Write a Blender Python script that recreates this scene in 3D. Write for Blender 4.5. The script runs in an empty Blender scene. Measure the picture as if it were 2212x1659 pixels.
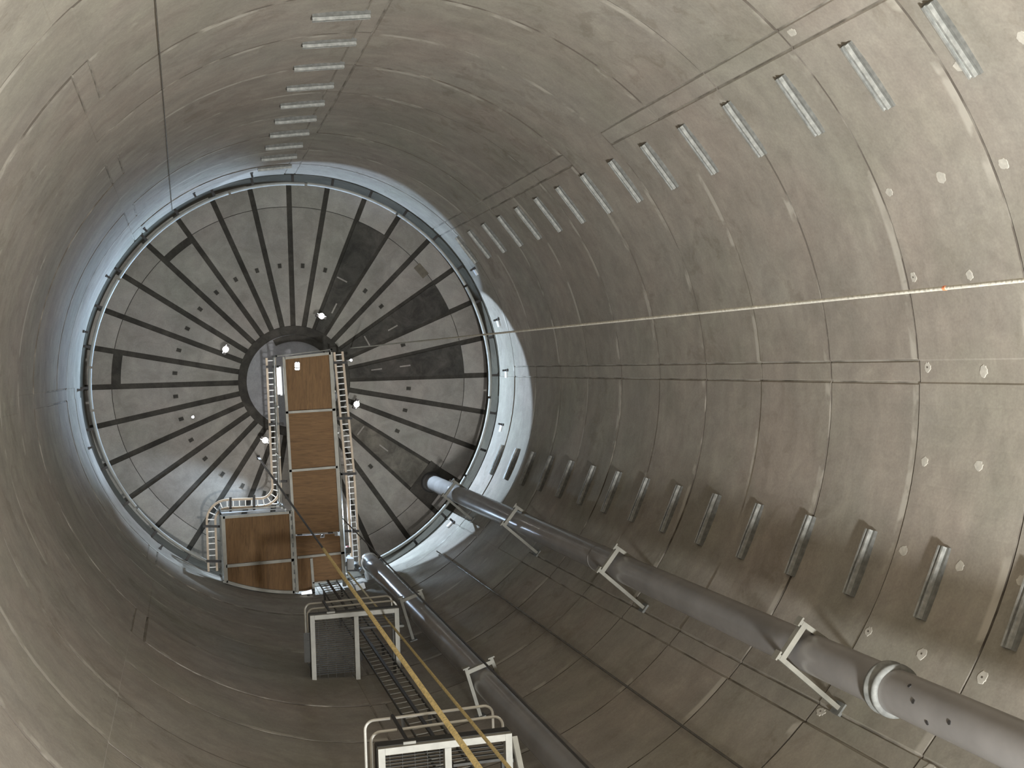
import bpy, math, random
from mathutils import Vector, Matrix
random.seed(7)
D = bpy.data
COL = bpy.context.scene.collection
PI = math.pi
R = 5.0                 # shaft radius, metres
ZR = 31.5               # underside of the roof
ZT = 30.11              # top of the precast rings
LIFT = 1.7945           # height of one ring
Z0 = 12.60 - 7 * LIFT   # a ring joint near the floor
ZD = 29.3               # underside of the hung deck


def V(*a): return Vector(a)
def P(r, deg, z): return V(r * math.cos(math.radians(deg)), r * math.sin(math.radians(deg)), z)


# ---------------------------------------------------------------- materials
def nodes(name):
    m = D.materials.new(name); m.use_nodes = True
    nt = m.node_tree; b = nt.nodes['Principled BSDF']
    return m, nt, b


def simple(name, col, rough=.6, metal=0., var=.12, scale=6., bump=0.):
    """plain surface with a little wear noise"""
    m, nt, b = nodes(name)
    tc = nt.nodes.new('ShaderNodeTexCoord')
    n = nt.nodes.new('ShaderNodeTexNoise'); n.inputs['Scale'].default_value = scale
    n.inputs['Detail'].default_value = 6
    nt.links.new(tc.outputs['Object'], n.inputs['Vector'])
    r = nt.nodes.new('ShaderNodeValToRGB')
    r.color_ramp.elements[0].position = .3; r.color_ramp.elements[1].position = .72
    r.color_ramp.elements[0].color = (*[c * (1 - var) for c in col], 1)
    r.color_ramp.elements[1].color = (*[min(1, c * (1 + var)) for c in col], 1)
    nt.links.new(n.outputs['Fac'], r.inputs['Fac'])
    nt.links.new(r.outputs['Color'], b.inputs['Base Color'])
    b.inputs['Roughness'].default_value = rough
    b.inputs['Metallic'].default_value = metal
    if bump:
        bp = nt.nodes.new('ShaderNodeBump'); bp.inputs['Strength'].default_value = bump
        bp.inputs['Distance'].default_value = .02
        nt.links.new(n.outputs['Fac'], bp.inputs['Height'])
        nt.links.new(bp.outputs['Normal'], b.inputs['Normal'])
    return m


def concrete(name, base, tint=1., stain=.35, courses=False, rough=.85):
    m, nt, b = nodes(name); L = nt.links.new
    tc = nt.nodes.new('ShaderNodeTexCoord')

    def noise(scale, detail, src, rough_=.6, dist=0.):
        n = nt.nodes.new('ShaderNodeTexNoise'); n.inputs['Scale'].default_value = scale
        n.inputs['Detail'].default_value = detail; n.inputs['Roughness'].default_value = rough_
        n.inputs['Distortion'].default_value = dist
        L(src, n.inputs['Vector']); return n.outputs['Fac']

    def mix(mode, fac, a, c):
        x = nt.nodes.new('ShaderNodeMix'); x.data_type = 'RGBA'; x.blend_type = mode
        for i, v in ((0, fac), (6, a), (7, c)):
            if isinstance(v, bpy.types.NodeSocket): L(v, x.inputs[i])
            else: x.inputs[i].default_value = v
        return x.outputs[2]

    def ramp(src, p0, c0, p1, c1):
        r = nt.nodes.new('ShaderNodeValToRGB'); e = r.color_ramp.elements
        e[0].position, e[1].position = p0, p1; e[0].color = (*c0, 1); e[1].color = (*c1, 1)
        L(src, r.inputs['Fac']); return r.outputs['Color']
    obj = tc.outputs['Object']
    col = (*base, 1)
    # broad warm / green / rose drifts
    c = mix('MIX', ramp(noise(.55, 3, obj), .35, (0, 0, 0), .7, (1, 1, 1)), col,
            (base[0] * 1.03 * tint, base[1] * .97, base[2] * .96, 1))
    mp = nt.nodes.new('ShaderNodeMapping'); L(obj, mp.inputs['Vector']); mp.inputs['Location'].default_value = (7, 3, 1)
    c = mix('MIX', ramp(noise(.4, 3, mp.outputs['Vector']), .45, (0, 0, 0), .75, (1, 1, 1)), c,
            (base[0] * .92, base[1] * .95, base[2] * .90, 1))
    # blotches
    c = mix('MULTIPLY', 1., c, ramp(noise(2.3, 9, obj, .7, .6), .38, (1 - stain,) * 3, .66, (1.0,) * 3))
    c = mix('MULTIPLY', .7, c, ramp(noise(.9, 6, mp.outputs['Vector'], .65, .8), .4, (1 - stain * .8,) * 3, .62, (1.0,) * 3))
    # fine speckle
    c = mix('MULTIPLY', .6, c, ramp(noise(34, 3, obj), .3, (.78,) * 3, .7, (1.0,) * 3))
    if courses:
        # horizontal smears along each ring and one tone per pour
        ms = nt.nodes.new('ShaderNodeMapping'); L(obj, ms.inputs['Vector']); ms.inputs['Scale'].default_value = (.5, .5, 3.2)
        c = mix('MULTIPLY', .8, c, ramp(noise(1.3, 7, ms.outputs['Vector'], .6, .3), .36, (1 - stain * .7,) * 3, .66, (1.0,) * 3))
        sx = nt.nodes.new('ShaderNodeSeparateXYZ'); L(obj, sx.inputs[0])
        a = nt.nodes.new('ShaderNodeMath'); a.operation = 'SUBTRACT'; L(sx.outputs['Z'], a.inputs[0]); a.inputs[1].default_value = Z0
        d = nt.nodes.new('ShaderNodeMath'); d.operation = 'DIVIDE'; L(a.outputs[0], d.inputs[0]); d.inputs[1].default_value = LIFT
        f = nt.nodes.new('ShaderNodeMath'); f.operation = 'FLOOR'; L(d.outputs[0], f.inputs[0])
        w = nt.nodes.new('ShaderNodeTexWhiteNoise'); w.noise_dimensions = '1D'; L(f.outputs[0], w.inputs['W'])
        c = mix('MULTIPLY', 1., c, ramp(w.outputs['Value'], 0., (.86,) * 3, 1., (1.0,) * 3))
        fr = nt.nodes.new('ShaderNodeMath'); fr.operation = 'FRACT'; L(d.outputs[0], fr.inputs[0])
        near = ramp(fr.outputs[0], .055, (1, 1, 1), .075, (0, 0, 0))
        msk = mix('MULTIPLY', 1., near, ramp(noise(1.1, 4, mp.outputs['Vector'], .6, .5), .5, (0, 0, 0), .58, (.8, .8, .8)))
        c = mix('MIX', msk, c, (.56, .52, .45, 1))
        blot = ramp(noise(1.9, 8, mp.outputs['Vector'], .68, .9), .53, (1., 1., 1.), .60, (.86, .85, .83))
        c = mix('MULTIPLY', ramp(noise(.35, 2, obj), .42, (0, 0, 0), .6, (1, 1, 1)), c, blot)
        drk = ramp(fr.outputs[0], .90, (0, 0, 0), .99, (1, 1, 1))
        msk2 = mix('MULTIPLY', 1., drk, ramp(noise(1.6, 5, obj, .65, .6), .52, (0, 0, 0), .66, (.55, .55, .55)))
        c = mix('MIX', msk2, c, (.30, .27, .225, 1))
    L(c, b.inputs['Base Color'])
    b.inputs['Roughness'].default_value = rough
    b.inputs['Specular IOR Level'].default_value = .25
    bp = nt.nodes.new('ShaderNodeBump'); bp.inputs['Strength'].default_value = .25; bp.inputs['Distance'].default_value = .015
    L(noise(5, 9, obj, .65), bp.inputs['Height']); L(bp.outputs['Normal'], b.inputs['Normal'])
    return m


def plywood(name, base, ax):
    m, nt, b = nodes(name); L = nt.links.new
    tc = nt.nodes.new('ShaderNodeTexCoord'); mp = nt.nodes.new('ShaderNodeMapping')
    mp.inputs['Scale'].default_value = (14, 1.3, 4) if ax == 'y' else (1.3, 14, 4)
    L(tc.outputs['Object'], mp.inputs['Vector'])
    n = nt.nodes.new('ShaderNodeTexNoise'); n.inputs['Scale'].default_value = 1.4; n.inputs['Detail'].default_value = 8
    n.inputs['Distortion'].default_value = 1.2; n.inputs['Roughness'].default_value = .7
    L(mp.outputs['Vector'], n.inputs['Vector'])
    r = nt.nodes.new('ShaderNodeValToRGB'); e = r.color_ramp.elements
    e[0].position, e[1].position = .3, .72
    e[0].color = (*[c * .55 for c in base], 1); e[1].color = (*[c * 1.25 for c in base], 1)
    L(n.outputs['Fac'], r.inputs['Fac']); L(r.outputs['Color'], b.inputs['Base Color'])
    b.inputs['Roughness'].default_value = .7
    return m


def emit(name, col, s):
    m, nt, b = nodes(name)
    b.inputs['Base Color'].default_value = (*col, 1)
    b.inputs['Emission Color'].default_value = (*col, 1); b.inputs['Emission Strength'].default_value = s
    return m


def mottle(name, c0, c1, scale, p0, p1):
    """dark joint that is partly filled with mortar"""
    m = simple(name, c0, .9, 0, 0, scale)
    e = next(n for n in m.node_tree.nodes if n.type == 'VALTORGB').color_ramp.elements
    e[0].position, e[1].position = p0, p1; e[0].color = (*c0, 1); e[1].color = (*c1, 1)
    return m


M = {}
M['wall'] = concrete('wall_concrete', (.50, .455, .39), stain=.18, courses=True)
M['ringbeam'] = concrete('ring_beam_unlit_concrete', (.105, .092, .068), stain=.35)  # darkened to stand for the band the lamps leave unlit
M['groove'] = mottle('joint_groove', (.12, .10, .08), (.29, .26, .215), 2.6, .48, .68)
M['seam'] = mottle('pour_seam', (.18, .16, .13), (.40, .365, .31), 2.2, .40, .60)
M['closure'] = concrete('closure_pour', (.465, .425, .365), stain=.2)
M['patch'] = simple('patch_mortar', (.58, .545, .475), .9, 0, .12, 20)
M['roof'] = concrete('roof_concrete', (.43, .40, .36), stain=.25)
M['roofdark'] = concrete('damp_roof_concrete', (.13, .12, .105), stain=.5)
M['rooffloor'] = concrete('shaft_floor_concrete', (.45, .41, .35), stain=.4)
M['joint'] = concrete('dark_joint_fill', (.105, .096, .082), stain=.45)
M['hub'] = concrete('hub_concrete', (.40, .40, .41), stain=.25)
M['conduit'] = simple('conduit_grey', (.34, .33, .295), .45, 0, .15, 3)
M['galv'] = simple('galvanised_steel', (.47, .47, .44), .45, .35, .3, 16)
M['galvplate'] = simple('dull_zinc_plate', (.20, .20, .185), .65, .1, .3, 14)
M['bright'] = simple('bright_zinc', (.72, .73, .73), .3, .8, .15, 9)
M['rail'] = simple('pale_rail_paint', (.86, .83, .75), .4, 0, .08, 8)
M['ladder'] = simple('ladder_rail_grey', (.085, .08, .07), .6, 0, .2, 8)
M['rung'] = simple('ladder_rung_grey', (.30, .285, .25), .5, 0, .2, 8)
M['dark'] = simple('dark_steel', (.055, .05, .047), .55, .3, .2, 8)
M['bracket'] = simple('bracket_paint', (.235, .222, .185), .5, 0, .15, 7)
M['frame'] = simple('aluminium_frame', (.36, .345, .30), .5, 0, .12, 9)
M['deckbeam'] = simple('deck_beam_zinc', (.37, .35, .30), .5, .2, .15, 5)
M['grate'] = simple('grating_steel', (.055, .052, .045), .6, .3, .2, 9)
M['plyY'] = plywood('plywood_grain_along', (.285, .155, .062), 'y')
M['plyX'] = plywood('plywood_grain_across', (.28, .152, .062), 'x')
M['trayrail'] = simple('tray_rail_tan', (.78, .62, .46), .5, 0, .12, 6)
M['trayrung'] = simple('tray_rung_pale', (.78, .77, .75), .4, .2, .1, 6)
M['pipe'] = simple('pipe_grey_paint', (.225, .21, .197), .27, 0, .12, 2.5)
M['ropey'] = simple('yellow_rope_fibre', (.74, .58, .27), .8, 0, .3, 40, .4)
M['ropew'] = simple('pale_rope_fibre', (.52, .49, .42), .8, 0, .25, 30, .4)
M['cable'] = simple('black_cable', (.035, .032, .03), .5, 0, .2, 10)
M['cableg'] = simple('brown_cable', (.115, .10, .08), .22, 0, .2, 10)
M['orange'] = simple('orange_tape', (.75, .25, .12), .6, 0, .1, 10)
M['red'] = simple('red_paint', (.35, .05, .05), .4, 0, .1, 10)
M['white'] = simple('white_paint', (.8, .81, .82), .5, 0, .05, 6)
M['lamp'] = emit('lamp_glass', (1., .97, .93), 40.)
M['tube'] = emit('tube_glass', (.93, .97, 1.), 4.)
M['cone'] = emit('cone_glass', (.93, .97, 1.), 1.0)
M['led'] = emit('small_led', (1, 1, 1), 25.)


# ---------------------------------------------------------------- mesh builder
class MB:
    def __init__(s): s.v = []; s.f = []; s.m = []; s.sm = []

    def add(s, vs, fs, mi=0, smooth=False):
        o = len(s.v); s.v += [Vector(v) for v in vs]
        for f in fs: s.f.append([i + o for i in f]); s.m.append(mi); s.sm.append(smooth)
        return s

    def bar(s, p, q, w, h, up=(0, 0, 1), mi=0):
        """rectangular bar from p to q; w across, h along up"""
        p, q, up = Vector(p), Vector(q), Vector(up)
        d = (q - p).normalized(); x = d.cross(up)
        if x.length < 1e-5: x = d.cross(V(1, 0, 0))
        x.normalize(); u = x.cross(d).normalized()
        c = [(-1, -1), (1, -1), (1, 1), (-1, 1)]
        vs = [e + x * (a * w / 2) + u * (b * h / 2) for e in (p, q) for a, b in c]
        return s.add(vs, [(3, 2, 1, 0), (4, 5, 6, 7)] + [(i, (i + 1) % 4, (i + 1) % 4 + 4, i + 4) for i in range(4)], mi)

    def box(s, c, sx, sy, sz, rz=0., mi=0):
        d = V(math.cos(rz), math.sin(rz), 0); c = Vector(c)
        return s.bar(c - d * sx / 2, c + d * sx / 2, sy, sz, mi=mi)

    def tube(s, pts, r, n=10, closed=False, mi=0, r2=None):
        pts = [Vector(p) for p in pts]; N = len(pts); vs = []
        ref = None
        for i, p in enumerate(pts):
            if closed: t = pts[(i + 1) % N] - pts[i - 1]
            else: t = pts[min(i + 1, N - 1)] - pts[max(i - 1, 0)]
            t.normalize()
            if ref is None:
                a = V(0, 0, 1) if abs(t.z) < .9 else V(1, 0, 0)
                ref = (a - t * a.dot(t)).normalized()
            else: ref = (ref - t * ref.dot(t)).normalized()
            y = t.cross(ref)
            rr = r if r2 is None else r + (r2 - r) * i / (N - 1)
            vs += [p + (ref * math.cos(k * 2 * PI / n) + y * math.sin(k * 2 * PI / n)) * rr for k in range(n)]
        fs = []
        for i in range(N if closed else N - 1):
            j = (i + 1) % N
            fs += [(i * n + k, i * n + (k + 1) % n, j * n + (k + 1) % n, j * n + k) for k in range(n)]
        s.add(vs, fs, mi, True)
        if not closed:
            s.add(vs[:n][::-1], [tuple(range(n))], mi); s.add(vs[-n:], [tuple(range(n))], mi)
        return s

    def lathe(s, c, prof, n=32, mi=0, axis=None, smooth=True, cap=True):
        """prof = (r, h) pairs along axis from c"""
        c = Vector(c); ax = Vector(axis or (0, 0, 1)).normalized()
        a = V(1, 0, 0) if abs(ax.x) < .9 else V(0, 1, 0)
        x = (a - ax * a.dot(ax)).normalized(); y = ax.cross(x)
        vs = [c + ax * h + (x * math.cos(k * 2 * PI / n) + y * math.sin(k * 2 * PI / n)) * r for r, h in prof for k in range(n)]
        s.add(vs, [(i * n + k, i * n + (k + 1) % n, (i + 1) * n + (k + 1) % n, (i + 1) * n + k)
                   for i in range(len(prof) - 1) for k in range(n)], mi, smooth)
        if cap:
            s.add(vs[:n][::-1], [tuple(range(n))], mi); s.add(vs[-n:], [tuple(range(n))], mi)
        return s

    def prism(s, poly, z0, z1, mi=0):
        n = len(poly); vs = [V(x, y, z0) for x, y in poly] + [V(x, y, z1) for x, y in poly]
        return s.add(vs, [tuple(range(n))[::-1], tuple(range(n, 2 * n))] + [(i, (i + 1) % n, (i + 1) % n + n, i + n) for i in range(n)], mi)

    def build(s, name, mats, parent=None):
        me = D.meshes.new(name)
        off = parent_offset(parent)
        me.from_pydata([tuple(v - off) for v in s.v], [], s.f)
        for m in (mats if isinstance(mats, (list, tuple)) else [mats]): me.materials.append(m)
        for p, mi, sm in zip(me.polygons, s.m, s.sm): p.material_index = mi; p.use_smooth = sm
        me.validate(); me.update()
        o = D.objects.new(name, me); COL.objects.link(o)
        if parent is not None: o.parent = parent
        else: pass
        return o


def parent_offset(p):
    o = V(0, 0, 0)
    while p is not None: o = o + p.location; p = p.parent
    return o


def thing(name, label, cat, loc, group=None):
    o = D.objects.new(name, None); COL.objects.link(o); o.location = loc
    o.empty_display_size = .2
    o['label'] = label; o['category'] = cat
    if group: o['group'] = group
    return o


def tag(o, label, cat, group=None):
    o['label'] = label; o['category'] = cat
    if group: o['group'] = group
    return o


def structure(o, label=None):
    o['kind'] = 'structure'
    if label: o['label'] = label
    return o


def copy_tree(o, parent=None):
    c = o.copy(); COL.objects.link(c); c.parent = parent
    for ch in list(o.children): copy_tree(ch, c)
    return c


ORD = ['first', 'second', 'third', 'fourth', 'fifth', 'sixth', 'seventh', 'eighth', 'ninth', 'tenth',
       'eleventh', 'twelfth', 'thirteenth', 'fourteenth', 'fifteenth']

# ---------------------------------------------------------------- the setting: wall, floor, ceiling
CLOSURE = [-2.75 + 45 * k for k in range(8)]


def wrap(a): return (a + 180) % 360 - 180


def shaft_wall():
    az = []
    for c in CLOSURE:
        for e in (-1.4, 1.4): az += [(c + e - .24, 0), (c + e - .1, 1), (c + e + .1, 1), (c + e + .24, 0)]
        az += [(c, 0), (c - .7, 0), (c + .7, 0)]
        az += [(c + 1.64 + (45 - 3.28) * k / 17, 0) for k in range(1, 17)]
    az = sorted((a % 360, g) for a, g in az)
    zs = [(0., 0, 0)]
    z = Z0
    k = 0
    while z < ZT - .3:
        if z > .2: zs += [(z - .013, 0, k), (z - .008, 1, k), (z + .008, 1, k + 1), (z + .012, 0, k + 1)]
        for q in (.12, .45, 1.0, 1.45):
            if z + q < ZT - .1 and z + q > .05: zs.append((z + q, 0, k + 1))
        z += LIFT; k += 1
    zs += [(ZT - .02, 0, k), (ZT, 0, k)]
    rnd = random.Random(3)
    jit = {}

    def rad(a, ga, z, gz, kk):
        seg = int(((a + 2.75) % 360) // 45)
        j = jit.setdefault((kk, seg), rnd.uniform(-.009, .009)) + jit.setdefault(('r', kk), rnd.uniform(-.006, .006))
        near = min(abs(wrap(a - c)) for c in CLOSURE)
        if near < 1.35: j = jit[('r', kk)] + .006
        r = R + j * 1.0
        fr = ((z - Z0) % LIFT) / LIFT
        r += .006 * math.sin(a * .21 + kk) * math.sin(fr * PI)
        if ga and shown(kk, a): r += .014
        if gz: r = R + .026
        return r
    def shown(kk, a):           # the pour strips show clearly only on part of the wall
        aw = wrap(a); seg = int(((a + 25.2) % 360) // 45)
        if 60 < aw or aw < -120: return random.Random(kk * 31 + seg).random() < .3
        return random.Random(kk * 31 + seg).random() < .86
    mb = MB(); n = len(az)
    for z, gz, kk in zs:
        for a, ga in az: mb.v.append(P(rad(a, ga, z, gz, kk), a, z))
    for i in range(len(zs) - 1):
        for j in range(n):
            jn = (j + 1) % n
            mb.f.append([i * n + j, (i + 1) * n + j, (i + 1) * n + jn, i * n + jn])
            a0, a1 = az[j], az[jn]
            mid = a0[0] + .05
            g = 1 if (zs[i][1] or zs[i + 1][1]) else 0
            if not g and a0[1] and a1[1] and shown(zs[i + 1][2], mid): g = 4
            near = min(abs(wrap(mid - c)) for c in CLOSURE)
            mb.m.append(g if g else (2 if near < 1.25 and shown(zs[i + 1][2], mid) else 0)); mb.sm.append(False)
    # mortar patches over the lifting points, two rows to a ring
    for kk in range(-1, 1):
        zj = 12.60 + kk * LIFT
        for dz, da in ((-.15, 0), (-1.07, .15)):
            for q in range(32):
                a = -47.87 + 11.2 * q + da + rnd.uniform(-.3, .3)
                if rnd.random() < .22 + .15 * kk or not -80 < wrap(a) < 45: continue
                w, h = rnd.uniform(.045, .065), rnd.uniform(.05, .08)
                zz = zj + dz + rnd.uniform(-.04, .04)
                kz = math.floor((zz - Z0) / LIFT) + 1
                face = lambda aa: rad(aa, 0, zz, 0, kz)
                ring = []
                for t in range(20):
                    f = rnd.uniform(.78, 1.08); u = w * f * math.cos(t * PI / 10); v = h * f * math.sin(t * PI / 10)
                    aa = a + math.degrees(u / R); ring.append((aa, zz + v, u, v))
                vs_ = [P(face(aa) - .0045, aa, z_) for aa, z_, u, v in ring]
                vs_ += [P(face(a) + .004, a + math.degrees(u * 1.15 / R), zz + v * 1.15) for aa, z_, u, v in ring]
                mb.add(vs_, [tuple(range(20))] + [(t, t + 20, (t + 1) % 20 + 20, (t + 1) % 20) for t in range(20)], 3)
                if rnd.random() < .35:
                    c0 = P(face(a) - .005, a, zz); n0 = P(1, a, 0)
                    mb.bar(c0 + n0 * .004, c0 - n0 * .002, .018, .022, mi=1)
    return structure(mb.build('wall_round', [M['wall'], M['groove'], M['closure'], M['patch'], M['seam']]),
                     'round concrete shaft wall of stacked rings')


wall = shaft_wall()
mb = MB(); n = 128
vs = [P(R + .012, 360 * k / n, ZT + .03) for k in range(n)] + [P(R + .012, 360 * k / n, ZR + .3) for k in range(n)]
mb.add(vs, [(k, k + n, (k + 1) % n + n, (k + 1) % n) for k in range(n)], 0, True)
vs = [P(r, 360 * k / n, z) for r, z in ((R - .005, ZT), (R + .07, ZT), (R + .07, ZT + .03), (R + .012, ZT + .03)) for k in range(n)]
mb.add(vs, [(i * n + k, (i + 1) * n + k, (i + 1) * n + (k + 1) % n, i * n + (k + 1) % n) for i in range(3) for k in range(n)], 1)
structure(mb.build('trim_1', [M['ringbeam'], M['joint']]), 'grey ring beam between wall and roof')
mb = MB(); mb.lathe((0, 0, -.2), [(R + .1, 0), (R + .1, .2)], 96, smooth=False)
structure(mb.build('floor', M['rooffloor']), 'shaft floor')

# ceiling: 32 precast wedges round a hub, with dark joints between
ceil_ = D.objects.new('ceiling', None); COL.objects.link(ceil_); ceil_.location = (0, 0, ZR)
structure(ceil_, 'round roof of wedge shaped concrete panels around a hub')
mb = MB(); mb.lathe((0, 0, ZR + .05), [(R + .1, 0), (R + .1, .3)], 96, smooth=False)
mb.build('roof_backing', M['joint'], ceil_)
DARK = {1: 1, 3: 0}
TH0 = -91.7


def wedge(t0, t1, r0, r1, gap, nseg=6):
    """polygon of a wedge between two joints, sides parallel to the joint lines"""
    pts = []
    for r, rev in ((r0, False), (r1, True)):
        d = math.degrees(gap / 2 / r); a0, a1 = t0 + d, t1 - d
        seg = [(r * math.cos(math.radians(a0 + (a1 - a0) * k / nseg)), r * math.sin(math.radians(a0 + (a1 - a0) * k / nseg))) for k in range(nseg + 1)]
        pts += seg[::-1] if rev else seg
    return pts[::-1]


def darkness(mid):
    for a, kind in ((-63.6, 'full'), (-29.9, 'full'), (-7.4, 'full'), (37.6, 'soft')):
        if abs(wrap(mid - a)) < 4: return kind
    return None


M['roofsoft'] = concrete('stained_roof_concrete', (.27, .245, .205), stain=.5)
M['rooflight'] = concrete('outer_roof_concrete', (.50, .47, .43), stain=.2)
for k in range(32):
    t0 = TH0 + 11.25 * k; mid = wrap(t0 + 5.625); t1 = t0 + 11.25
    kind = darkness(mid)
    gap_in = .13 if kind is None else .05
    widegap = abs(wrap(mid + 130.9)) < 4 or abs(wrap(mid + 176)) < 4 or abs(wrap(mid + 165)) < -1
    r_in = 4.22 if abs(wrap(mid + 130.9)) < 4 else (4.18 if widegap else 4.385)
    body = MB(); body.prism(wedge(t0, t1, 1.40, r_in, gap_in), ZR, ZR + .09)
    # square lifting pocket
    if kind is None:
        c = P(2.92, mid, ZR - .004); d = P(1, mid, 0); u = P(1, mid + 90, 0)
        body.bar(c - d * .058, c + d * .058, .116, .012, mi=1)
        e = .012
        body.bar(c - d * .06 + u * .05, c + d * .06 + u * .05, e, .016, mi=0)
        body.bar(c - d * .06 - u * .05, c + d * .06 - u * .05, e, .016, mi=0)
    else:
        rnd = random.Random(k)
        for q in range(2):          # pale scrapes left on the damp panels
            c = P(2.1 + .75 * q, mid + rnd.uniform(-2, 2), ZR - .002); a = mid + rnd.choice((0, 90)); d = P(.14, a, 0)
            body.bar(c - d, c + d, .035, .008, mi=2)
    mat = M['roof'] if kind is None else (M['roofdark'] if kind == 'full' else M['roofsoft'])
    body.build('roof_panel', [mat, M['joint'], M['roof']], ceil_)
    rim = MB(); rim.prism(wedge(t0, t1, 4.40, R + .05, .13), ZR - .004, ZR + .08)
    rim.build('perimeter_slab', M['rooflight'] if k % 3 else M['roof'], ceil_)
hb = MB(); hb.lathe((0, 0, ZR + .02), [(1.40, .0), (1.40, .2)], 72, smooth=False); hb.build('hub_ring', M['joint'], ceil_)
hb = MB(); hb.lathe((-.02, 0, ZR - .01), [(1.17, .0), (1.17, .2)], 72, smooth=False)
hb.build('hub_cover', M['hub'], ceil_)
hb = MB(); hb.prism(wedge(-118, -48, 1.0, 1.165, .0, 16), ZR - .03, ZR)
hb.prism(wedge(-48, 15, 1.02, 1.165, .0, 16), ZR - .03, ZR)
hb.build('hub_plate', M['joint'], ceil_)
hb = MB(); c = V(3.25, -2.86, ZR - .01); a = math.radians(42); d = V(math.cos(a + PI / 2), -math.sin(a + PI / 2) * -1, 0)
hb.box(c, .36, .20, .03, rz=math.radians(48))
hb.build('hatch_plate', simple('brown_hatch', (.16, .135, .10), .7, 0, .2, 8), ceil_)

# pocket round the thick pipe where it passes the roof
hb = MB()
pc = P(4.40, 37.4, ZR - .012); hb.box(pc, .70, .95, .02, rz=math.radians(37.6)); hb.build('pipe_pocket', M['joint'], ceil_)

# pale conduit ring under the roof edge
cr = thing('conduit_ring', 'slim pale grey conduit ring running round the rim of the roof', 'conduit', (0, 0, 30.3))
breaks = [-176, -150, -110, -88, -60, -30, 5, 30, 66, 117, 142, 172]
for i, a0 in enumerate(breaks):
    a1 = breaks[(i + 1) % len(breaks)] + (360 if i == len(breaks) - 1 else 0)
    if a0 == 66: continue          # the decks and trays meet the wall here
    g = .35
    seg = MB(); ns = max(4, int((a1 - a0) / 2.5)); dz = .03 * ((i * 7) % 3 - 1)
    seg.tube([P(4.80, a0 + g + (a1 - a0 - 2 * g) * k / ns, 30.3 + dz) for k in range(ns + 1)], .042, 10)
    seg.build('conduit_length', M['conduit'], cr)
for k in range(32):
    a = TH0 + 11.25 * k
    if abs(wrap(a - 37)) < 6 or 66 < wrap(a) < 117: continue
    q = MB(); q.bar(P(4.835, a, 30.36), P(5.03, a, 30.36), .06, .05); q.build('conduit_clip', M['dark'], cr)

# ---------------------------------------------------------------- channel strips cast into the wall
ch0 = thing('wall_channel', '', 'channel', (0, 0, 0), 'channel strips cast into the wall')
q = MB(); q.box((0, -.005, 0), .775, .06, .165); q.build('backing_plate', M['galvplate'], ch0)
q = MB()
q.box((0, -.036, 0), .765, .006, .085); q.box((0, -.055, .042), .765, .044, .007); q.box((0, -.055, -.042), .765, .044, .007)
q.box((0, -.076, .031), .765, .006, .026); q.box((0, -.076, -.031), .765, .006, .026)
q.build('strut_channel', M['galv'], ch0)
COLS = [(-97.9, 10, 'in the upright row at the top left'),
        (-39.5, 15, 'in the row toward the upper right corner'),
        (22.45, 15, 'in the row above the thick pipe')]
used = False
for a, cnt, where in COLS:
    for k in range(cnt):
        o = copy_tree(ch0) if used else ch0
        used = True
        o.location = P(4.985, a, 28.87 - 1.3148 * k)
        o.rotation_euler = (0, 0, math.radians(a - 90))
        o['label'] = f"galvanised channel strip, {ORD[k]} from the roof {where}"

# L shaped clips below the ring beam
CL = [(-33.7, 'above the other clips, right of the roof'), (-17.8, 'just above the pale rope'), (-3.1, 'level with the horizontal wall seam'),
      (12.4, 'right of the roof, below the wall seam'), (43.4, 'below the thick pipe'),
      (-103.6, 'at the top of the roof rim'), (-119.7, 'right of the thin dark cable'), (-135.6, 'left of the thin dark cable, first'),
      (-151.3, 'left of the thin dark cable, second'), (-166.8, 'left of the thin dark cable, third'),
      (178., 'at the far left of the roof rim'), (162.7, 'at left, below the leftmost clip'), (130.4, 'left of the plywood side deck')]
for a, where in CL:
    right = -40 < a < 50
    t = thing('wall_clip', f"small dark wall clip {where}", 'clip', P(4.99, a, 29.42), 'clips around the roof rim')
    q = MB(); q.bar(P(5.0, a, 29.42), P(4.88, a, 29.42), .045, .05); q.bar(P(4.98, a, 29.42), P(4.98, a, 29.30), .06, .03, up=P(1, a, 0)); q.build('clip_arm', M['dark'], t)
    if right:
        q = MB(); q.bar(P(5.0, a + 1.2, 29.46), P(4.965, a + 1.2, 29.46), .16, .16); q.build('clip_plate', M['white'], t)

# ---------------------------------------------------------------- pipes and their brackets
pa = (3.506, 2.650)
t = thing('vertical_pipe', 'thick grey pipe running up the wall from the lower right corner to the roof', 'pipe', (*pa, 0))
q = MB(); q.lathe((*pa, .0), [(.203, 0), (.203, ZR - .02)], 40); q.build('pipe_run', M['pipe'], t)
q = MB(); q.lathe((*pa, 10.86), [(.212, -.09), (.245, -.085), (.25, -.05), (.232, -.03), (.232, .03), (.25, .05), (.245, .085), (.212, .09)], 40); q.build('coupling', M['galvplate'], t)
for z in (18.62, 28.75):
    q = MB(); q.lathe((*pa, z), [(.204, -.02), (.209, -.012), (.209, .012), (.204, .02)], 40); q.build('weld_seam', M['pipe'], t)
q = MB(); q.lathe((*pa, ZR - .1), [(.212, 0), (.27, .01), (.27, .09), (.212, .1)], 40); q.build('roof_collar', M['dark'], t)
for dz, da in ((10.25, 200), (10.05, 165), (9.75, 190), (10.4, 232)):
    c = V(*pa, dz) + P(.198, da, 0)
    q = MB(); q.lathe(c, [(.02, 0), (.02, .012)], 10, axis=P(1, da, 0)); q.build('rust_plug', M['dark'], t)

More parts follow.
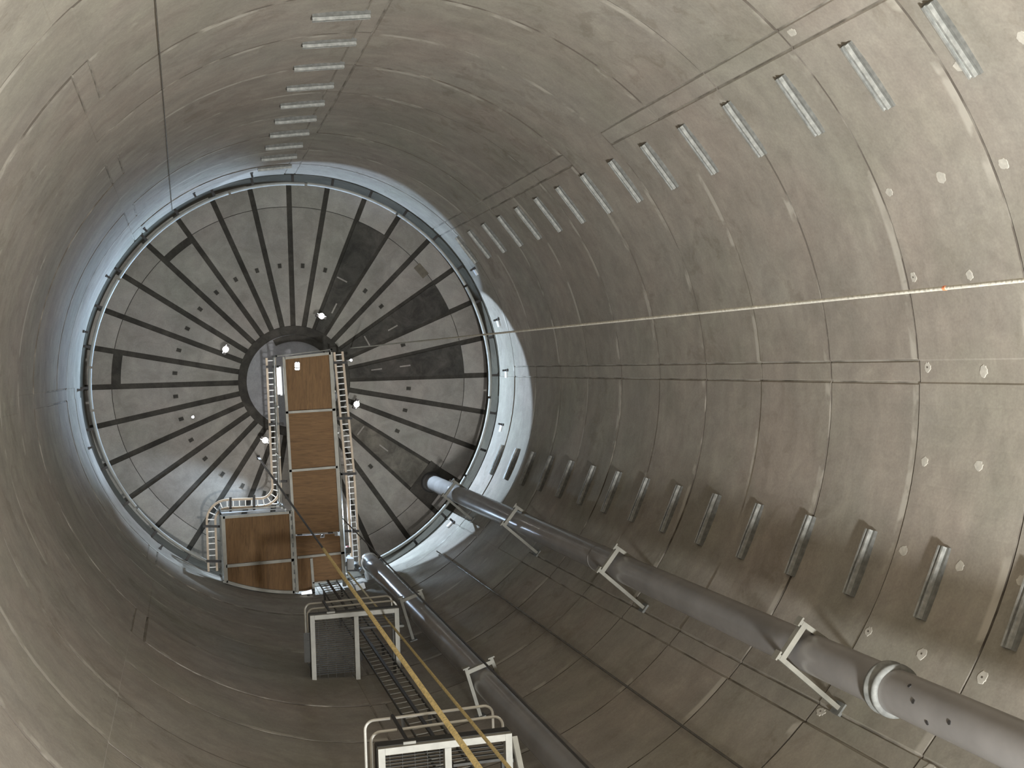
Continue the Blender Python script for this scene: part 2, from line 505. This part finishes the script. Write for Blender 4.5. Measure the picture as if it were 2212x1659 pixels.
pb = (1.541, 4.281)
t = thing('vertical_pipe', 'grey pipe with an elbow on top, rising behind the yellow ropes', 'pipe', (*pb, 0))
q = MB(); q.lathe((*pb, 0), [(.20, 0), (.20, 29.2), ], 40); q.build('pipe_run', M['pipe'], t)
q = MB(); o_ = P(1, 70.2, 0); c = V(*pb, 29.25)
q.lathe((*pb, 29.2), [(.215, -.1), (.215, .05)], 32)
pts = [c + V(0, 0, .0)] + [c + o_ * (.24 - .24 * math.cos(x)) + V(0, 0, .24 * math.sin(x) + .05) for x in [k * PI / 16 for k in range(9)]] + [c + o_ * .46 + V(0, 0, .29)]
q.tube(pts, .195, 24); q.build('elbow', M['bright'], t)
q = MB(); q.tube([c + o_ * .38 + V(0, 0, .29), c + o_ * .50 + V(0, 0, .29)], .17, 24); q.build('wall_stub', M['galv'], t)
q = MB(); q.lathe(c + V(-.24, .16, -.5), [(.055, 0), (.055, 2.3)], 16); q.build('side_pipe', M['galvplate'], t)


def bracket(z, a0, a1, rf, label):
    t = thing('pipe_bracket', label, 'bracket', P(rf, (a0 + a1) / 2, z), 'pale pipe brackets bolted to the wall')
    f0, f1 = P(rf, a0, z), P(rf, a1, z); d = (f1 - f0).normalized()
    q = MB(); q.bar(f0 - d * .02, f1 + d * .02, .06, .075); q.build('crossbar', M['bracket'], t)
    for f, a in ((f0, a0), (f1, a1)):
        w = P(R + .01, a, z); out = P(1, (a0 + a1) / 2, 0)
        q = MB(); q.bar(f - out * .06, V(w.x, w.y, z), .05, .065); arm = q.build('arm', M['bracket'], t)
        q = MB(); q.bar(P(4.975, a, z), P(5.01, a, z), .14, .16); q.build('wall_plate', M['galvplate'], arm)
        q = MB(); q.bar(f - out * .075, f - out * .055, .1, .1); q.build('end_plate', M['bracket'], arm)


for z, s in ((28.19, 'at the roof rim'), (22.92, 'second below the roof'), (17.55, 'third below the roof'), (12.24, 'nearest to the lower right corner')):
    bracket(z, 34.6, 40.35, 4.125, f"pale U shaped bracket holding the thick right-hand pipe, {s}")
bracket(23.09, 68.1, 73.4, 4.215, 'pale U shaped bracket on the elbow-topped pipe, level with the upper landing')
bracket(18.02, 67.8, 73.1, 4.30, 'pale U shaped bracket on the elbow-topped pipe, above the lower landing')

# ---------------------------------------------------------------- ladder
LA = 83.2
lc = P(4.78, LA, 0); lt = P(1, LA - 90, 0)      # lt runs to the photo's right
t = thing('wall_ladder', 'dark fixed ladder with a central safety rail rising past both landings to the plywood deck', 'ladder', lc + V(0, 0, 7))
for s in (-1, 1):
    q = MB(); q.bar(lc + lt * (.205 * s) + V(0, 0, 6.5), lc + lt * (.205 * s) + V(0, 0, 30.4), .012, .055, up=P(1, LA, 0)); q.build('side_rail', M['ladder'], t)
q = MB(); q.bar(lc + V(0, 0, 6.5) - P(.03, LA, 0), lc + V(0, 0, 30.4) - P(.03, LA, 0), .045, .035, up=P(1, LA, 0)); q.build('safety_rail', M['dark'], t)
z = 6.9; rung0 = None
while z < 30.2:
    if rung0 is None:
        q = MB(); q.tube([lc - lt * .20 + V(0, 0, z), lc + lt * .20 + V(0, 0, z)], .010, 8); rung0 = q.build('rung', M['rung'], t); rz = z
    else:
        o = rung0.copy(); COL.objects.link(o); o.parent = t; o.location = (0, 0, z - rz)
    z += .262
for z in (9.2, 11.8, 15.8, 18.4, 22.6, 25.6, 28.4):
    q = MB()
    for s in (-1, 1): q.bar(lc + lt * (.2 * s) + V(0, 0, z), P(R + .01, LA, z) + lt * (.2 * s), .05, .01)
    q.build('stand_off', M['ladder'], t)


# ---------------------------------------------------------------- landings
def landing(z, label, brace):
    fl, fr = V(-.66, 3.87, z), V(.85, 3.82, z)
    t = thing('landing', label, 'landing', (.1, 4.4, z), 'grating landings on the ladder')
    u = (fr - fl).normalized(); o = V(-u.y, u.x, 0)          # u right, o toward the wall

    def towall(p):                                            # follow o until the wall
        b = p.x * o.x + p.y * o.y; c = p.x * p.x + p.y * p.y - (R + .0) ** 2
        return p + o * (-b + math.sqrt(b * b - c))
    w, h = .075, .10
    q = MB(); q.bar(fl + o * w / 2 + u * (w + .002), fr + o * w / 2 - u * (w + .002), w, h); q.build('front_beam', M['frame'], t)
    for p, nm in ((fl + u * w / 2, 'side_beam'), (fr - u * w / 2, 'side_beam'), (fl + u * .775, 'middle_beam')):
        e = towall(p) + o * .01
        q = MB(); q.bar(p + o * (w + .002 if nm == 'middle_beam' else 0.), e, w, h); q.build(nm, M['frame'], t)
    # kick plate standing at the edge
    q = MB(); q.bar(fl - o * .004 + V(0, 0, .10), fr - o * .004 + V(0, 0, .10), .006, .16); 
    q.bar(fl + V(0, 0, .10) - u * .004, towall(fl) + V(0, 0, .10), .006, .16)
    q.build('kick_plate', M['grate'], t)
    # grating: left bay full, right bay only a strip in front of the hatch
    q = MB(); a0, a1 = fl + u * .08, fl + u * .735; n = 27
    for k in range(n):
        s = .09 + k * .036
        p0, p1 = a0 + o * s + V(0, 0, .045), a1 + o * s + V(0, 0, .045)
        if math.hypot(*p0.xy) < R - .02: q.bar(p0, p1, .006, .035)
    for k in range(5):
        p0 = a0 + u * (.06 + .14 * k) + o * .08 + V(0, 0, .055); q.bar(p0, towall(p0) - o * .03, .006, .012)
    q.build('grating', M['grate'], t)
    q = MB(); a0, a1 = fl + u * .82, fr - u * .08
    for k in range(4): s = .10 + .045 * k; q.bar(a0 + o * s + V(0, 0, .045), a1 + o * s + V(0, 0, .045), .006, .035)
    q.build('grating_strip', M['grate'], t)
    q = MB(); b0, b1 = fl + u * .84 + o * .30 + V(0, 0, .03), fr - u * .10 + o * .30 + V(0, 0, .03)
    q.bar(b0, b1, .03, .05); q.bar(b1, towall(b1), .03, .05); q.build('hatch_frame', M['grate'], t)
    # guard rail bent round the left and right ends
    rails = []
    for hz, nm in ((1.08, 'top_rail'), (.62, 'mid_rail')):
        L0, R0 = fl + o * .02 + u * .02, fr + o * .0 + u * .07
        pl, pr = towall(L0) - o * .12, R0 + o * .32; rc = .11
        arc1 = [L0 + u * rc + o * rc - u * rc * math.cos(x) - o * rc * math.sin(x) for x in [k * PI / 12 for k in range(7)]]
        arc2 = [R0 - u * rc + o * rc + u * rc * math.sin(x) - o * rc * math.cos(x) for x in [k * PI / 12 for k in range(7)]]
        up = V(0, 0, hz)
        q = MB(); brk = L0 + u * .335
        q.tube([p + up for p in [pl] + arc1 + [brk - u * .032]], .017, 10)
        q.tube([p + up for p in [brk + u * .032] + arc2 + [pr]], .017, 10)
        q.build(nm, M['rail'], t)
    q = MB(); pst = fl + u * .355 - o * .0
    q.tube([pst + V(0, 0, .02), pst + V(0, 0, 1.11)], .021, 10); rp = q.build('rail_post', M['dark'], t)
    q = MB(); q.bar(pst + V(0, 0, .0) - u * .07 - o * .02, pst - u * .0 + u * .07 - o * .02, .03, .03); q.build('post_foot', M['bracket'], rp)
    q = MB(); pr_ = fr + u * .07 + o * .32; q.tube([pr_ + V(0, 0, -.02), pr_ + V(0, 0, 1.1)], .019, 10)
    pl_ = towall(fl + o * .02 + u * .02) - o * .12; q.tube([pl_ + V(0, 0, 0), pl_ + V(0, 0, 1.1)], .019, 10)
    q.bar(pr_, pr_ - u * .1, .04, .03)
    q.build('end_posts', M['galvplate'], t)
    q = MB(); s0 = fl - u * .06 + o * .30 + V(0, 0, .05); q.bar(s0, s0 + o * .5, .10, .012); q.bar(s0 + u * .06, s0 + u * .06 + o * .5, .008, .09)
    for k in range(2): q.lathe(s0 + o * (.04 + .1 * k) + V(0.03, 0, -.02), [(.014, 0), (.014, .03)], 8)
    q.build('splice_plate', M['grate'], t)
    if brace:
        p = fr + u * .03 + o * .05 + V(0, 0, -.03); e = towall(fr + u * .06) + V(0, 0, -.75)
        q = MB(); q.bar(p, e, .06, .06); q.build('knee_brace', M['bracket'], t)
    return t


landing(21.42, 'grating landing with pale frame and guard rail, nearer the plywood deck', False)
landing(14.22, 'grating landing with pale frame and guard rail, cut by the bottom picture edge', True)

# ---------------------------------------------------------------- hung plywood decks
def deck_piece(t, name, a, b, w, h, mat, z=ZD, up=(0, 0, 1)):
    q = MB(); q.bar(V(*a, z + h / 2), V(*b, z + h / 2), w, h, up); return q.build(name, mat, t)


def lerp(a, b, s): return (a[0] + (b[0] - a[0]) * s, a[1] + (b[1] - a[1]) * s)


TL, TR = (-.45, -.58), (.64, -.70)
BRt, BRb = (.955, 4.72), (.965, 4.86)
BL = (-.14, 4.955)
t = thing('plywood_deck', 'long narrow plywood deck in zinc beams reaching the roof hub', 'deck', (.25, 2, ZD), 'plywood decks hung below the roof')
main = t
deck_piece(t, 'edge_beam', TL, BL, .06, .14, M['deckbeam']); deck_piece(t, 'edge_beam', TR, BRb, .085, .14, M['deckbeam'])
deck_piece(t, 'end_beam', (TL[0] + .02, TL[1] + .03), (TR[0], TR[1] + .03), .06, .14, M['deckbeam'])
ys = [((-.41, .72), (.75, .66)), ((-.34, 2.09), (.80, 2.02)), ((-.14, 4.13), (.96, 4.06))]
for a, b in ys: deck_piece(t, 'cross_beam', a, b, .055, .10, M['deckbeam'])
deck_piece(t, 'stub_beam', (.18, 4.16), (.235, 4.93), .06, .12, M['deckbeam'])
deck_piece(t, 'hole_beam', (.21, 4.74), (.96, 4.70), .03, .12, M['deckbeam'])


def ply(t, poly, mat, z=ZD + .09, holes=None):
    q = MB(); q.prism(poly, z, z + .02); return q.build('plywood_panel', mat, t)


def edgeL(y): s = (y - TL[1]) / (BL[1] - TL[1]); return (TL[0] + (BL[0] - TL[0]) * s, y)
def edgeR(y): s = (y - TR[1]) / (BRb[1] - TR[1]); return (TR[0] + (BRb[0] - TR[0]) * s, y)


# first panel has a small rectangular cut-out with light behind
hx0, hx1, hy0, hy1 = -.185, -.075, -.475, -.265
a, b, c, d = edgeL(-.56), edgeR(-.66), edgeR(.66), edgeL(.72)
q = MB()
for poly in ([a, (hx0, -.585), (hx0, .70), d], [(hx1, -.595), b, c, (hx1, .69)], [(hx0, -.585), (hx1, -.595), (hx1, hy0), (hx0, hy0)], [(hx0, hy1), (hx1, hy1), (hx1, .69), (hx0, .70)]):
    q.prism(poly, ZD + .09, ZD + .11)
pp = q.build('plywood_panel', M['plyY'], t)
q = MB(); q.bar(V(hx0, -.33, ZD + .1), V(hx1, -.325, ZD + .1), .022, .03); q.bar(V(hx0 + .06, hy0, ZD + .1), V(hx0 + .04, -.33, ZD + .1), .016, .03); q.build('lifting_bar', M['dark'], pp)
ply(t, [edgeL(.72), edgeR(.66), edgeR(2.03), edgeL(2.09)], M['plyX'])
ply(t, [edgeL(2.09), edgeR(2.03), edgeR(3.56), edgeL(3.59)], M['plyX'])
# open slot, wider at two notches
gy = .022
q = MB()
for poly in ([edgeL(3.63), (.40, 3.615), (.40, 4.09), edgeL(4.13)], [(.40, 3.69), (.50, 3.69), (.50, 4.09), (.40, 4.09)],
             [(.50, 3.612), (.74, 3.605), (.74, 4.08), (.50, 4.09)], [(.74, 3.66), edgeR(3.66), edgeR(4.06), (.74, 4.08)]):
    q.prism(poly, ZD + .09, ZD + .11)
pp = q.build('plywood_panel', M['plyX'], t)
q = MB(); q.lathe((.45, 3.645, ZD + .08), [(.025, 0), (.025, .05)], 10); q.build('eye_bolt', M['dark'], pp)
ply(t, [edgeL(4.13), (.18, 4.11), (.235, 4.93), edgeL(4.94)], M['plyY'])
ply(t, [(.18, 4.11), edgeR(4.06), edgeR(4.70), (.225, 4.74)], M['plyX'])
# seam plates to the side deck
q = MB()
for k in range(9):
    y = 3.15 + .21 * k; e = edgeL(y); q.bar(V(e[0] - .045, y, ZD + .02), V(e[0] - .045, y + .10, ZD + .02), .03, .06)
q.build('splice_plates', M['galvplate'], t)


def rail_run(t, pts, mat=None, toe=True, h=1.1, tm=None):
    """posts, top and mid rails and a toe board along pts (xy)"""
    base = ZD + .14
    for hz, nm in ((h, 'top_rail'), (h * .55, 'mid_rail')):
        q = MB(); q.tube([V(x, y, base + hz) for x, y in pts], .022, 10); q.build(nm, M['galv'], t)
    for (x0, y0), (x1, y1) in zip(pts, pts[1:]):
        ln = math.hypot(x1 - x0, y1 - y0); n = max(1, round(ln / 1.1))
        for k in range(n + 1):
            x, y = x0 + (x1 - x0) * k / n, y0 + (y1 - y0) * k / n
            q = MB(); q.tube([V(x, y, base - .12), V(x, y, base + h)], .022, 10); q.build('rail_post', M['galv'], t)
        if toe:
            q = MB(); q.bar(V(x0, y0, base + .07), V(x1, y1, base + .07), .008, .15); q.build('toe_board', tm or M['deckbeam'], t)


rail_run(t, [(-.50, 2.95), (-.62, -.60), (.66, -.76), (.90, 2.2), (1.03, 4.6)])
S0, S1, S2, S3 = (-1.84, 3.10), (-.30, 3.03), (-.215, 4.965), (-1.77, 4.64)
t = thing('plywood_deck', 'squarish plywood deck with a curved edge against the wall, left of the long deck', 'deck', (-1.05, 3.9, ZD), 'plywood decks hung below the roof')
side = t
deck_piece(t, 'edge_beam', S0, S3, .085, .14, M['deckbeam']); deck_piece(t, 'edge_beam', S1, S2, .07, .14, M['deckbeam'])
deck_piece(t, 'end_beam', (S0[0], S0[1] + .03), (S1[0], S1[1] + .03), .06, .14, M['deckbeam'])
deck_piece(t, 'cross_beam', (-1.77, 4.26), (-.22, 4.18), .07, .12, M['deckbeam'])
q = MB()
ang = [110.9 - (110.9 - 92.5) * k / 14 for k in range(15)]
for a0, a1 in zip(ang, ang[1:]):
    r0 = 4.945; q.bar(P(r0, a0, ZD + .07), P(r0, a1, ZD + .07), .07, .14)
q.build('curved_beam', M['deckbeam'], t)
q = MB(); q.prism([S0, S1, (-.22, 4.18), (-1.77, 4.26)], ZD + .09, ZD + .11); q.build('plywood_panel', M['plyY'], t)
q = MB(); q.prism([(-1.77, 4.26), (-.22, 4.18), S2] + [tuple(P(4.95, 92.6 + (110.6 - 92.6) * k / 10, 0).xy) for k in range(1, 11)], ZD + .09, ZD + .11); q.build('plywood_panel', M['plyY'], t)
rail_run(t, [(-.42, 2.99), (-1.89, 3.05), (-1.82, 4.62)], tm=M['white'])  # white toe board stands in for zinc brightly lit by the lamps

# ---------------------------------------------------------------- cable trays
def fillet(pts, rad, n=8):
    out = [Vector(pts[0])]
    for a, b, c in zip(pts, pts[1:], pts[2:]):
        a, b, c = Vector(a), Vector(b), Vector(c)
        d0, d1 = (a - b).normalized(), (c - b).normalized()
        th = d0.angle(d1); L = rad / math.tan(th / 2)
        p0, p1 = b + d0 * L, b + d1 * L; ctr = b + (d0 + d1).normalized() * (rad / math.sin(th / 2))
        v0, v1 = p0 - ctr, p1 - ctr; A = v0.angle(v1); ax = v0.cross(v1).normalized()
        out += [ctr + Matrix.Rotation(A * k / n, 3, ax) @ v0 for k in range(n + 1)]
    return out + [Vector(pts[-1])]


def tray(label, pts, sup, zt=30.2, half=.098, dark_from=None):
    path = fillet([V(x, y, zt) for x, y in pts], .38) if len(pts) > 3 else [V(x, y, zt) for x, y in pts]
    t = thing('cable_tray', label, 'cable tray', path[0], 'ladder cable trays beside the plywood decks')
    nrm = []
    for i, p in enumerate(path):
        d = (path[min(i + 1, len(path) - 1)] - path[max(i - 1, 0)]).normalized(); nrm.append(V(-d.y, d.x, 0))
    for s in (-1, 1):
        q = MB(); line = [p + n * half * s for p, n in zip(path, nrm)]
        for a, b in zip(line, line[1:]): q.bar(a, b + (b - a).normalized() * .004, .05, .08)
        q.build('side_rail', M['trayrail'], t)
    # rungs at even spacing along the path
    cum = [0.]
    for a, b in zip(path, path[1:]): cum.append(cum[-1] + (b - a).length)
    s = .07; first = None
    while s < cum[-1] - .04:
        i = max(k for k in range(len(cum) - 1) if cum[k] <= s); f = (s - cum[i]) / (cum[i + 1] - cum[i])
        p = path[i].lerp(path[i + 1], f); n = nrm[i].lerp(nrm[i + 1], f).normalized()
        if first is None:
            q = MB(); q.bar(V(-half, 0, -.02) + path[0], V(half, 0, -.02) + path[0], .022, .02); first = q.build('rung', M['trayrung'], t); o = first
        else: o = first.copy(); COL.objects.link(o); o.parent = t
        o.location = p - path[0]; o.rotation_euler = (0, 0, math.atan2(n.y, n.x))
        s += .142
    for (a, b) in sup:
        q = MB(); q.bar(V(*a, zt - .07), V(*b, zt - .07), .055, .05); q.build('support_arm', M['dark'], t)
    return t


tray('tan ladder cable tray along the left of the long deck, bending round the square deck',
     [(-.69, -.57), (-.54, 2.90), (-2.10, 2.92), (-2.05, 4.50)],
     [((-.80, -.35), (-.47, -.36)), ((-.74, 1.03), (-.40, 1.01)), ((-.64, 2.41), (-.31, 2.40)), ((-2.27, 3.42), (-1.82, 3.44)), ((-2.20, 4.25), (-1.80, 4.27)), ((-1.64, 2.75), (-1.64, 3.10)), ((-1.09, 2.71), (-1.09, 3.08))])
tray('ladder cable tray along the right edge of the long plywood deck', [(.93, -.72), (1.21, 2.24), (1.36, 4.59)],
     [((.62, -.45), (1.15, -.46)), ((.72, .91), (1.26, .90)), ((.80, 2.26), (1.36, 2.26)), ((.9, 3.65), (1.42, 3.67)), ((1.0, 4.61), (1.48, 4.63))])
q = MB(); q.bar(V(1.16, 2.3, 30.12), V(1.29, 4.55, 30.12), .01, .16); q.build('tray_cover', M['bright'], [o for o in D.objects if o.name == 'cable_tray.001'][0])

# ---------------------------------------------------------------- lamps
LP = [((.60, -1.62), 'at the top of the hub'), ((-1.72, -.78), 'at the left of the hub'),
      ((1.47, .58), 'beside the right tray'), ((-.78, 1.45), 'between left tray and roof')]
for (x, y), w in LP:
    a = math.degrees(math.atan2(y, x)); out = P(1, a, 0); c = V(x, y, 30.95)
    t = thing('floodlight', f"bright floodlight hanging under the roof {w}", 'lamp', c, 'four floodlights around the hub')
    q = MB(); q.bar(c - out * .05, c + out * .02, .26, .20); hs = q.build('housing', M['dark'], t)
    q = MB(); q.lathe(c + V(0, 0, -.105), [(.02, -.035), (.055, -.025), (.07, 0)], 20); q.build('bulb', M['lamp'], hs)
    q = MB(); q.bar(c + out * .02, c + out * .03, .22, .16); q.build('lens', M['tube'], hs)
    q = MB(); q.tube([c + V(0, 0, .08), V(x, y, ZR + .05)], .015, 8); q.build('hanger', M['dark'], t)
q = thing('tube_light', 'long white tube light on the left edge of the long deck near the hub', 'lamp', (-.53, 0, 29.75))
m_ = MB(); m_.tube([V(-.545, -.33, 29.72), V(-.51, .30, 29.72)], .05, 14); m_.build('tube', M['tube'], q)
m_ = MB(); m_.bar(V(-.50, -.36, 29.74), V(-.465, .33, 29.74), .05, .08); m_.build('fitting', M['white'], q)
for (x, y, z), lab in (((-.05, -.37, 30.3), 'small glowing bulb added to brighten the slot at the hub end of the long deck'), ((1.27, -.52, 30.4), 'tiny white lamp at the hub end of the right cable tray'), ((-2.49, .88, 31.4), 'tiny white lamp on the roof left of the deck')):
    t = thing('marker_lamp', lab, 'lamp', (x, y, z), 'tiny lamps near the roof')
    ks = 3.2 if 'slot' in lab else 1.  # oversized slot bulb is added to make the cut-out look bright
    q = MB(); q.lathe((x, y, z), [(.012 * ks, -.03), (.026 * ks, -.02), (.03 * ks, 0)], 16); q.build('bulb', M['led'], t)
    q = MB(); q.lathe((x, y, z), [(.035, 0), (.035, .05)], 12)
    if z > 31 or x < 0: q.bar(V(x, y, z + .04), V(x, y, ZR + .02), .02, .02)
    else: q.bar(V(x, y, z + .03), V(1.0, -.5, 30.2), .02, .02)
    q.build('lamp_holder', M['dark'], t)

# ---------------------------------------------------------------- ropes and cables
def line(name, label, cat, pts, r, mat, sag=0., nsub=24):
    out = []
    for a, b in zip(pts, pts[1:]):
        a, b = Vector(a), Vector(b)
        out += [a.lerp(b, k / nsub) + V(0, 0, 0) for k in range(nsub)]
    out.append(Vector(pts[-1]))
    q = MB(); q.tube(out, r, 8)
    return tag(q.build(name, mat), label, cat)


def ext(a, b, z):
    a, b = Vector(a), Vector(b); return a + (b - a) * ((z - a.z) / (b.z - a.z))


y1a, y1b = V(-.92, 1.90, 31.2), V(-.995, 2.114, 8.3)
t = thing('yellow_rope', 'thicker yellow rope, left of the two, hanging from the roof past the landings', 'rope', y1b, 'yellow ropes')
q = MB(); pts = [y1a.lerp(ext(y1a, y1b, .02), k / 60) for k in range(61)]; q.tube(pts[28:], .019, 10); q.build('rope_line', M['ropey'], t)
q = MB(); q.tube([p + V(.018, 0, 0) * (1 - k / 29) for k, p in enumerate(pts[:29])], .012, 8); q.tube([p - V(.018, 0, 0) * (1 - k / 29) for k, p in enumerate(pts[:29])], .012, 8); q.build('sling_and_unlit_rope', M['cable'], t)  # double sling on top; further down its black stands for unlit yellow rope
y2a, y2b = V(1.043, 4.525, 29.31), V(.078, 3.262, 11.5)
line('yellow_rope', 'thinner yellow rope, right of the two, tied to the corner of the long deck', 'rope', [y2a, ext(y2a, y2b, .05)], .018, M['ropey'])['group'] = 'yellow ropes'
t = thing('pulley_block', 'small dark pulley hook under the roof holding the left yellow rope', 'pulley', (-.92, 1.90, 31.2))
q = MB(); q.lathe(V(-.92, 1.90, 31.27) - V(.03, 0, 0), [(.07, 0), (.05, .02), (.05, .04), (.07, .06)], 18, axis=(1, 0, 0)); q.build('sheave', M['dark'], t)
q = MB(); q.bar((-.92, 1.90, 31.27), (-.92, 1.90, ZR + .05), .04, .03); q.build('hook', M['dark'], t)
ca, cb = V(.907, 3.238, 29.28), V(.637, 3.150, 11.)
line('black_cable', 'thin black cable crossing in front of the elbow-topped pipe', 'cable', [ca, ext(ca, cb, .02)], .013, M['cable'])
d0 = P(4.93, 53.1, 28.2)
line('wall_cable', 'dark cable hanging straight down the wall between the two pipes', 'cable', [d0, P(4.93, 53.0, .02)], .016, M['cableg'])
e0 = P(4.965, -126.45, 30.05)
line('wall_cable', 'thin dark cable hanging down the wall at the upper left', 'cable', [e0, P(4.965, -126.4, .02)], .0075, M['cableg'])
f0, f1 = V(1.406, -.839, 31.48), V(2.16, -.785, 7.5)
t = thing('pale_rope', 'pale rope stretched across the right half from the hub to the right edge', 'rope', f1)
q = MB(); fe = ext(f0, f1, .02); q.tube([f0.lerp(fe, k / 60) for k in range(61)], .014, 10); q.build('rope_line', M['ropew'], t)
c = f0.lerp(f1, .970); dd = (f1 - f0).normalized()
q = MB(); q.tube([c - dd * .014, c + dd * .014], .0165, 10); q.build('orange_tape', M['orange'], t)

# ---------------------------------------------------------------- small things beside the deck
t = thing('canister', 'small red canister standing at the right edge of the long deck', 'canister', (1.06, 3.98, ZD + .11))
q = MB(); q.lathe((1.08, 4.02, ZD + .11), [(.055, 0), (.06, .02), (.06, .34), (.03, .42)], 18); q.build('body', M['red'], t)
q = MB(); q.lathe((1.08, 4.02, ZD + .53), [(.025, 0), (.03, .06)], 12); q.build('valve', M['dark'], t)
q = MB(); q.bar((1.0, 4.02, ZD + .10), (1.13, 4.02, ZD + .10), .14, .02); q.build('shelf', M['galvplate'], t)
t = thing('junction_box', 'white box on the right side of the long deck below the canister', 'box', (1.10, 4.33, ZD + .15))
q = MB(); q.box((1.12, 4.36, ZD + .28), .16, .26, .34); q.build('box_body', M['white'], t)
q = MB(); q.bar((1.0, 4.36, ZD + .2), (1.06, 4.36, ZD + .2), .1, .05); q.build('mount', M['galvplate'], t)
t = thing('cone_light', 'small white cone lamp on the wall under the deck seam', 'lamp', P(4.97, 89, 29.2))
q = MB(); q.tube([P(4.93, 90.9, 29.05), P(4.90, 88.1, 29.05)], .03, 14, r2=.05); q.build('cone', M['cone'], t)
q = MB(); q.tube([P(4.90, 88.1, 29.05), P(4.89, 87.3, 29.05)], .055, 14); q.bar(P(4.92, 89, 29.06), P(5.0, 89, 29.06), .06, .06); q.build('holder', M['dark'], t)
t = thing('wall_box', 'bright zinc box on the wall right of the ladder top', 'box', P(4.97, 71, 28.5))
q = MB(); q.bar(P(5.0, 75.4, 28.75), P(4.86, 75.4, 28.75), .22, .16); q.build('box_body', M['bright'], t)

# ---------------------------------------------------------------- light
def area(loc, aim, size, power, col, spread=180, shape='DISK'):
    l = D.lights.new('work_light', 'AREA'); l.shape = shape; l.size = size; l.energy = power; l.color = col
    l.spread = math.radians(spread)
    o = D.objects.new('work_light', l); COL.objects.link(o); o.location = loc
    o.rotation_euler = (Vector(aim) - Vector(loc)).to_track_quat('-Z', 'Y').to_euler(); return o


def spot(loc, aim, ang, power, col, blend=.3, rad=.08, sc=(1, 1, 1)):
    l = D.lights.new('flood_beam', 'SPOT'); l.spot_size = math.radians(ang); l.spot_blend = blend
    l.energy = power; l.color = col; l.shadow_soft_size = rad
    o = D.objects.new('flood_beam', l); COL.objects.link(o); o.location = loc; o.scale = sc
    o.rotation_euler = (Vector(aim) - Vector(loc)).to_track_quat('-Z', 'Y').to_euler(); return o


WARM = (1., .86, .68)
COOL = (.60, .78, 1.)
area((.35, 4.45, .5), (.9, -1.2, 14), .9, 2980, (.97, 1., 1.), 180)
deck_lamp = spot((.35, 3.4, 31.1), (.35, 4.9, 29.4), 150, 420, COOL, .5, .1)
# each floodlight throws a wide flat beam outward and a little down
BEAM = [(-16, 28, .3, 540, (.52, .72, 1.)), (-36, 44, .7, 860, (.48, .70, 1.)), (-24, 27, .12, 1320, COOL), (-10, 40, .5, 380, COOL)]
for ((x, y), w), (tilt, half, bl, pw, tint) in zip(LP, BEAM):
    a = math.degrees(math.atan2(y, x)); o = P(1, a, 0)
    spot(V(x, y, 30.95) + o * .10, V(x, y, 30.95) + o * 3.1 + V(0, 0, 3 * math.tan(math.radians(tilt))), 2 * half, pw, tint, bl, .05, (4., 1, 1))

# ---------------------------------------------------------------- camera
cam = D.cameras.new('camera'); co = D.objects.new('camera', cam); COL.objects.link(co)
cam.sensor_width = 36; cam.lens = 2521.727 / 2212 * 36; cam.clip_start = .05; cam.clip_end = 200
rt = V(.963000235, 0, -.269500552); up = V(.00286701, -.99994341, .01024462); fw = V(.2694853, .01063824, .96294574)
mt = Matrix((rt, up, -fw)).transposed().to_4x4(); mt.translation = V(-2.667184, -.238545, 1.6)
co.matrix_world = mt
sc = bpy.context.scene; sc.camera = co
w = D.worlds.new('World'); sc.world = w; w.use_nodes = True
w.node_tree.nodes['Background'].inputs['Color'].default_value = (0, 0, 0, 1)
sc.view_settings.view_transform = 'Standard'; sc.view_settings.look = 'None'
sc.view_settings.gamma = 1; sc.view_settings.exposure = 0; sc.view_settings.use_curve_mapping = False
